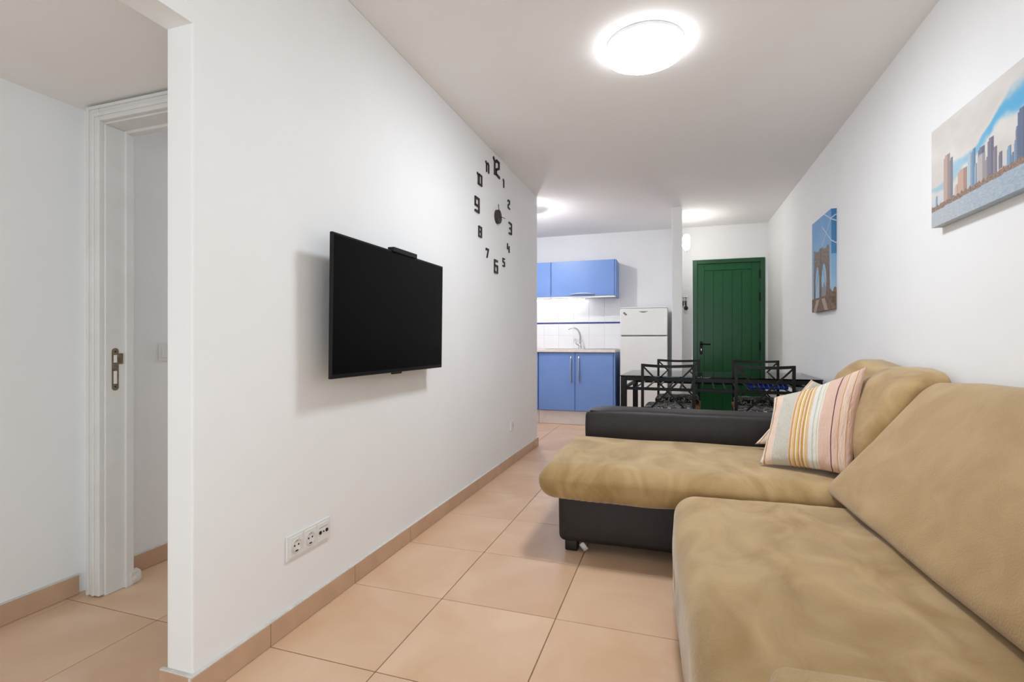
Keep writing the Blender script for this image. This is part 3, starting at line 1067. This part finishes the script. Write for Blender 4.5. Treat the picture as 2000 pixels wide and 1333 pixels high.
for i in range(len(P) - 1):
    a, b, c_, d_ = P[max(i - 1, 0)], P[i], P[i + 1], P[min(i + 2, len(P) - 1)]
    for k in range(6):
        t = k / 6
        sm.append(.5 * ((2 * b) + (-a + c_) * t + (2 * a - 5 * b + 4 * c_ - d_) * t * t + (-a + 3 * b - 3 * c_ + d_) * t ** 3))
sm.append(P[-1])
obj('spout', tube(bmesh.new(), sm, [.015 - .005 * i / len(sm) for i in range(len(sm))], 12), 'chrome', fc, True)
obj('lever', tube(bmesh.new(), [(-.015, -.01, .05), (-.05, -.02, .065), (-.056, -.021, .115), (-.055, -.02, .125)], [.010, .010, .007, .006], 10), 'chrome', fc, True)

# tiled splashback: white tiles, navy border, white tiles
sb = struct('trim_1', box((KL, 6.4935, .908), (-.668, YF + .0005, 1.56)), 'caulk')
cache2 = {}


def wtile(w, h, m, x, z, name):
    key = (round(w, 4), round(h, 4), m)
    if key not in cache2:
        cache2[key] = obj(name, box((-w / 2, -.003, -h / 2), (w / 2, .003, h / 2), .001), m, sb)
        o = cache2[key]
    else:
        o = cache2[key].copy()
        COL.objects.link(o)
    o.location = (x, 6.4915, z)


for z0, z1, m, nm in ((.910, 1.085, 'wtile', 'wall_tile'), (1.0865, 1.2335, 'wtile', 'wall_tile'), (1.235, 1.255, 'navy', 'border_tile'), (1.2565, 1.558, 'wtile', 'wall_tile')):
    x = -.669
    while x - .2 > KL:
        wtile(.1985, z1 - z0, m, x - .1, (z0 + z1) / 2, nm)
        x -= .2

YU = 6.17
wc = thing('wall_cabinet', 'blue wall cabinet with lift-up door and curved steel handle', 'cabinet', (-1.1, YU, 1.55))
kp(wc, 'carcass', (-1.496, YU + .019, 1.568), (-.706, 6.49, 2.008), 'blueside')
kp(wc, 'side_panel', (-.706, YU + .006, 1.552), (-.688, 6.49, 2.008), 'blue')
kp(wc, 'light_pelmet', (-1.496, YU + .006, 1.545), (-.69, YU + .020, 1.567), 'plastic')
dr = kp(wc, 'lift_door', (-1.497, YU, 1.570), (-.709, YU + .018, 2.006), 'blue', .002)
bm = bmesh.new()
n = 16
prev = None
for i in range(n + 1):
    t = i / n
    p = Vector((-.146 + .30 * t, -.006 - .030 * math.sin(math.pi * t) ** .7, .038 + .012 * math.sin(math.pi * t)))
    if prev is not None:
        bar(bm, prev, p, .008, .028, up=(0, 1, 0))
    prev = p
obj('handle', bm, 'steel', dr)
wc2 = thing('wall_cabinet', 'blue wall cabinet at the left, cut off by the wall end', 'cabinet', (-1.9, YU, 1.55))
kp(wc2, 'carcass', (-2.29, YU + .019, 1.568), (-1.504, 6.49, 2.008), 'blueside')
kp(wc2, 'door', (-2.288, YU, 1.570), (-1.503, YU + .018, 2.006), 'blue', .002)
kp(wc2, 'light_pelmet', (-2.29, YU + .006, 1.545), (-1.504, YU + .020, 1.567), 'plastic')
ls = thing('strip_light', 'thin glowing strip light under the blue wall cabinets', 'lamp', (-1.5, 6.33, 1.54))
obj('housing', box((-.55, -.02, .008), (.42, .02, .026), .003), 'plastic', ls)
obj('tube', tube(bmesh.new(), [(-.53, 0, 0), (.40, 0, 0)], .009, 12), 'tube', ls, True)

# fridge
fg = thing('refrigerator', 'white two-door refrigerator beside the blue kitchen cabinets', 'refrigerator', (-.352, 6.2, 0))
kp(fg, 'body', (-.615, 6.005, .03), (-.089, 6.46, 1.388), 'fridge', .004)
kp(fg, 'top_lid', (-.618, 5.955, 1.389), (-.086, 6.462, 1.402), 'fridge', .004)
d_ = kp(fg, 'freezer_door', (-.617, 5.95, 1.075), (-.087, 6.004, 1.386), 'fridge', .008)
bm = bmesh.new()
pts = [(-.055 + .11 * i / 12, 1.352 - .016 * math.sin(math.pi * i / 12)) for i in range(13)]
ft = [bm.verts.new((x - .0, -.252, z)) for x, z in pts] 
f0 = bm.faces.new(ft)
r = bmesh.ops.extrude_face_region(bm, geom=[f0])
bmesh.ops.translate(bm, verts=[v for v in r['geom'] if isinstance(v, bmesh.types.BMVert)], vec=(0, .004, 0))
bmesh.ops.recalc_face_normals(bm, faces=bm.faces)
obj('grip', bm, 'seal', d_)
kp(fg, 'fridge_door', (-.617, 5.95, .06), (-.087, 6.004, 1.062), 'fridge', .008)
kp(fg, 'door_gap', (-.605, 5.975, 1.061), (-.10, 6.004, 1.077), 'seal', 0)
for x in (-.58, -.12):
    kp(fg, 'foot', (x - .02, 6.03, .001), (x + .02, 6.07, .031), 'feet', .002)
mg = thing('fridge_magnet', 'tiny dark magnet on the freezer door of the refrigerator', 'magnet', (-.562, 5.949, 1.315))
obj('emblem', box((-.018, -.004, .008), (.004, .0005, .03), .001, 1, Matrix.Rotation(.5, 3, 'Y')), 'seal', mg)
obj('emblem', box((-.002, -.004, -.006), (.022, .0005, .014), .001, 1, Matrix.Rotation(.5, 3, 'Y')), 'seal', mg)

# keys by the front door
ky = thing('hanging_keys', 'bunch of keys with round black fob hanging beside green door', 'keys', (.108, YF, 1.40))
obj('hook_rail', box((-.03, -.012, .145), (.036, -.0005, .165), .002), 'steel', ky)
bm = bmesh.new()
for x, dz in ((-.018, .0), (.004, .02), (.016, .01)):
    tube(bm, [(x, -.014, .15), (x + .003, -.018, .12), (x - .002, -.014, .10)], .002, 6)
    bx(bm, (x - .008, -.016, .045 + dz), (x + .006, -.012, .10), .001)
    bx(bm, (x - .004, -.016, .02 + dz), (x + .002, -.012, .05 + dz), .001)
obj('key', bm, 'hand', ky)
obj('fob', lathe(bmesh.new(), [(0, -.026), (.012, -.023), (.022, -.012), (.025, 0), (.022, .012), (.012, .023), (.006, .03), (.005, .045), (0, .046)], 18, Matrix.Translation((.013, -.026, .012))), 'hole', ky, True)

# ------------------------------------------------------------------ dining table
TRZ = math.radians(-2.5)
tb = thing('dining_table', 'black metal dining table with glass top and slatted lower shelf', 'table', (-.413, 4.03, 0), TRZ)
TW, TD = 1.385, .80
lw = .044
for x, y in ((0, 0), (TW - lw, 0), (0, TD - lw), (TW - lw, TD - lw)):
    obj('leg', box((x, y, .001), (x + lw, y + lw, .727), .002), 'black', tb)
bm = bmesh.new()
bx(bm, (lw, 0.004, .695), (TW - lw, .034, .727), .001)
bx(bm, (lw, TD - .034, .695), (TW - lw, TD - .004, .727), .001)
bx(bm, (.004, lw, .695), (.034, TD - lw, .727), .001)
bx(bm, (TW - .034, lw, .695), (TW - .004, TD - lw, .727), .001)
obj('apron', bm, 'black', tb)
bm = bmesh.new()
bx(bm, (lw, 0.010, .622), (TW - lw, .034, .644), .001)
bx(bm, (lw, TD - .034, .622), (TW - lw, TD - .010, .644), .001)
bx(bm, (.010, lw, .622), (.034, TD - lw, .644), .001)
bx(bm, (TW - .034, lw, .622), (TW - .010, TD - lw, .644), .001)
obj('shelf_frame', bm, 'black', tb)
for k in range(15):
    x = .11 + k * (TW - .22) / 14
    obj('slat', box((x - .007, .033, .632), (x + .007, TD - .033, .640), .001), 'slat', tb)
obj('glass_top', box((-.004, -.004, .7275), (TW + .004, TD + .004, .7355), .001), 'glass', tb)

R2 = Matrix.Rotation(TRZ, 4, 'Z')
nap = thing('table_linen', 'bright blue ribbed folded cloth on the lower shelf of table', 'cloth', (.665, 4.28, .6415), math.radians(-2))
bm = rbox((.27, .26, .030), .012, (12, 10, 3), 3, lambda p: p + Vector((0, 0, .0165)) + Vector((0, 0, .003 * nz(p, 9))))
obj('folded_cloth', bm, 'bluecloth', nap, True)
bm = rbox((.25, .22, .020), .009, (10, 10, 3), 3, lambda p: p + Vector((-.004, -.012, .041)) + Vector((0, 0, .003 * nz(p, 9, 2))))
obj('folded_cloth', bm, 'bluecloth', nap, True)
for k in range(7):
    x = -.105 + k * .033
    obj('rib', tube(bmesh.new(), [(x + .012, -.131, .014), (x, -.126, .042), (x - .008, -.10, .0525), (x - .016, .08, .0525)], .004, 6), 'palerib', nap, True)
mgz = thing('magazine', 'white papers lying next to the blue cloth on the shelf', 'paper', (.882, 4.17, .6415), math.radians(-2))
for k, (r_, dx) in enumerate(((0, 0), (.04, .003), (-.03, -.002))):
    obj('sheet', box((-.048 + dx, -.10, .001 + k * .005), (.048 + dx, .10, .0055 + k * .005), .001, 1, Matrix.Rotation(r_, 3, 'Z')), 'paper', mgz)


# ------------------------------------------------------------------ chairs
def make_chair():
    t = thing('dining_chair', 'x', 'chair', group='dining chairs at the glass table')
    hw = .188 - .010
    for s in (-1, 1):
        obj('leg', box((s * hw - .010, -.010, .001), (s * hw + .010, .010, .838), .001), 'black', t)
        obj('leg', box((s * hw - .010, .36, .001), (s * hw + .010, .38, .425), .001), 'black', t)
    bm = bmesh.new()
    n = 10
    pr = None
    for i in range(n + 1):
        u = i / n
        p = Vector((-hw + 2 * hw * u, -.018 * math.sin(math.pi * u), .828 - .007 * math.sin(math.pi * u)))
        if pr is not None:
            bar(bm, pr, p + (p - pr) * .05, .020, .020)
        pr = p
    obj('top_rail', bm, 'black', t)
    for s in (-1, 1):
        obj('cross_bar', bar(bmesh.new(), (-s * hw, s * .004, .822), (s * hw, s * .004, .452), .010, .012), 'black', t)
    bm = bmesh.new()
    bx(bm, (-hw, -.008, .415), (hw, .008, .433))
    bx(bm, (-hw, .362, .415), (hw, .378, .433))
    bx(bm, (-hw - .008, 0, .415), (-hw + .008, .37, .433))
    bx(bm, (hw - .008, 0, .415), (hw + .008, .37, .433))
    obj('seat_frame', bm, 'black', t)
    obj('woven_seat', rbox((.385, .375, .034), .012, (14, 14, 2), 3, lambda p: p + Vector((0, .196, .4505)) + Vector((0, 0, .002 * math.sin(p.x * 180) * math.sin(p.y * 180)))), 'rattan', t, True)
    return t


def chair_copy(src):
    c = src.copy()
    COL.objects.link(c)
    for ch in list(src.children):
        d = ch.copy()
        COL.objects.link(d)
        d.parent = c
    return c


ch0 = make_chair()
spots = [(-.054, 3.80, TRZ, 'black metal chair nearest the kitchen, its crossed back toward the sofa', 'black floral pad on the near chair closest to the kitchen'),
         (.580, 3.80, TRZ, 'black metal chair directly behind the striped cushions, crossed back toward sofa', 'black floral pad on the near chair behind the striped cushion'),
         (.025, 4.875, math.pi + TRZ, 'far black metal chair across the table in front of the refrigerator side', 'black floral pad on the far chair at the kitchen side'),
         (.668, 4.86, math.pi + TRZ, 'far black metal chair across the table in front of the green door', 'black floral pad on the far chair before the green door')]
pad0 = None
for i, (x, y, rz, lab, lab2) in enumerate(spots):
    c = ch0 if i == 0 else chair_copy(ch0)
    c.location, c.rotation_euler = (x, y, 0), (0, 0, rz)
    c['label'] = lab
    if pad0 is None:
        pad0 = obj('seat_pad', rbox((.36, .345, .050), .022, (20, 20, 3), 5, lambda p: p + Vector((0, .19, .0)) + Vector((0, 0, .006 * (1 - (p.x / .18) ** 2) * (1 - (p.y / .18) ** 2) + .004 * nz(p, 12)))), 'floral', None, True)
        pd = pad0
    else:
        pd = pad0.copy()
        COL.objects.link(pd)
    pd.location, pd.rotation_euler = (x, y, .4945), (0, 0, rz)
    tag(pd, lab2, 'seat pad', 'floral seat pads')
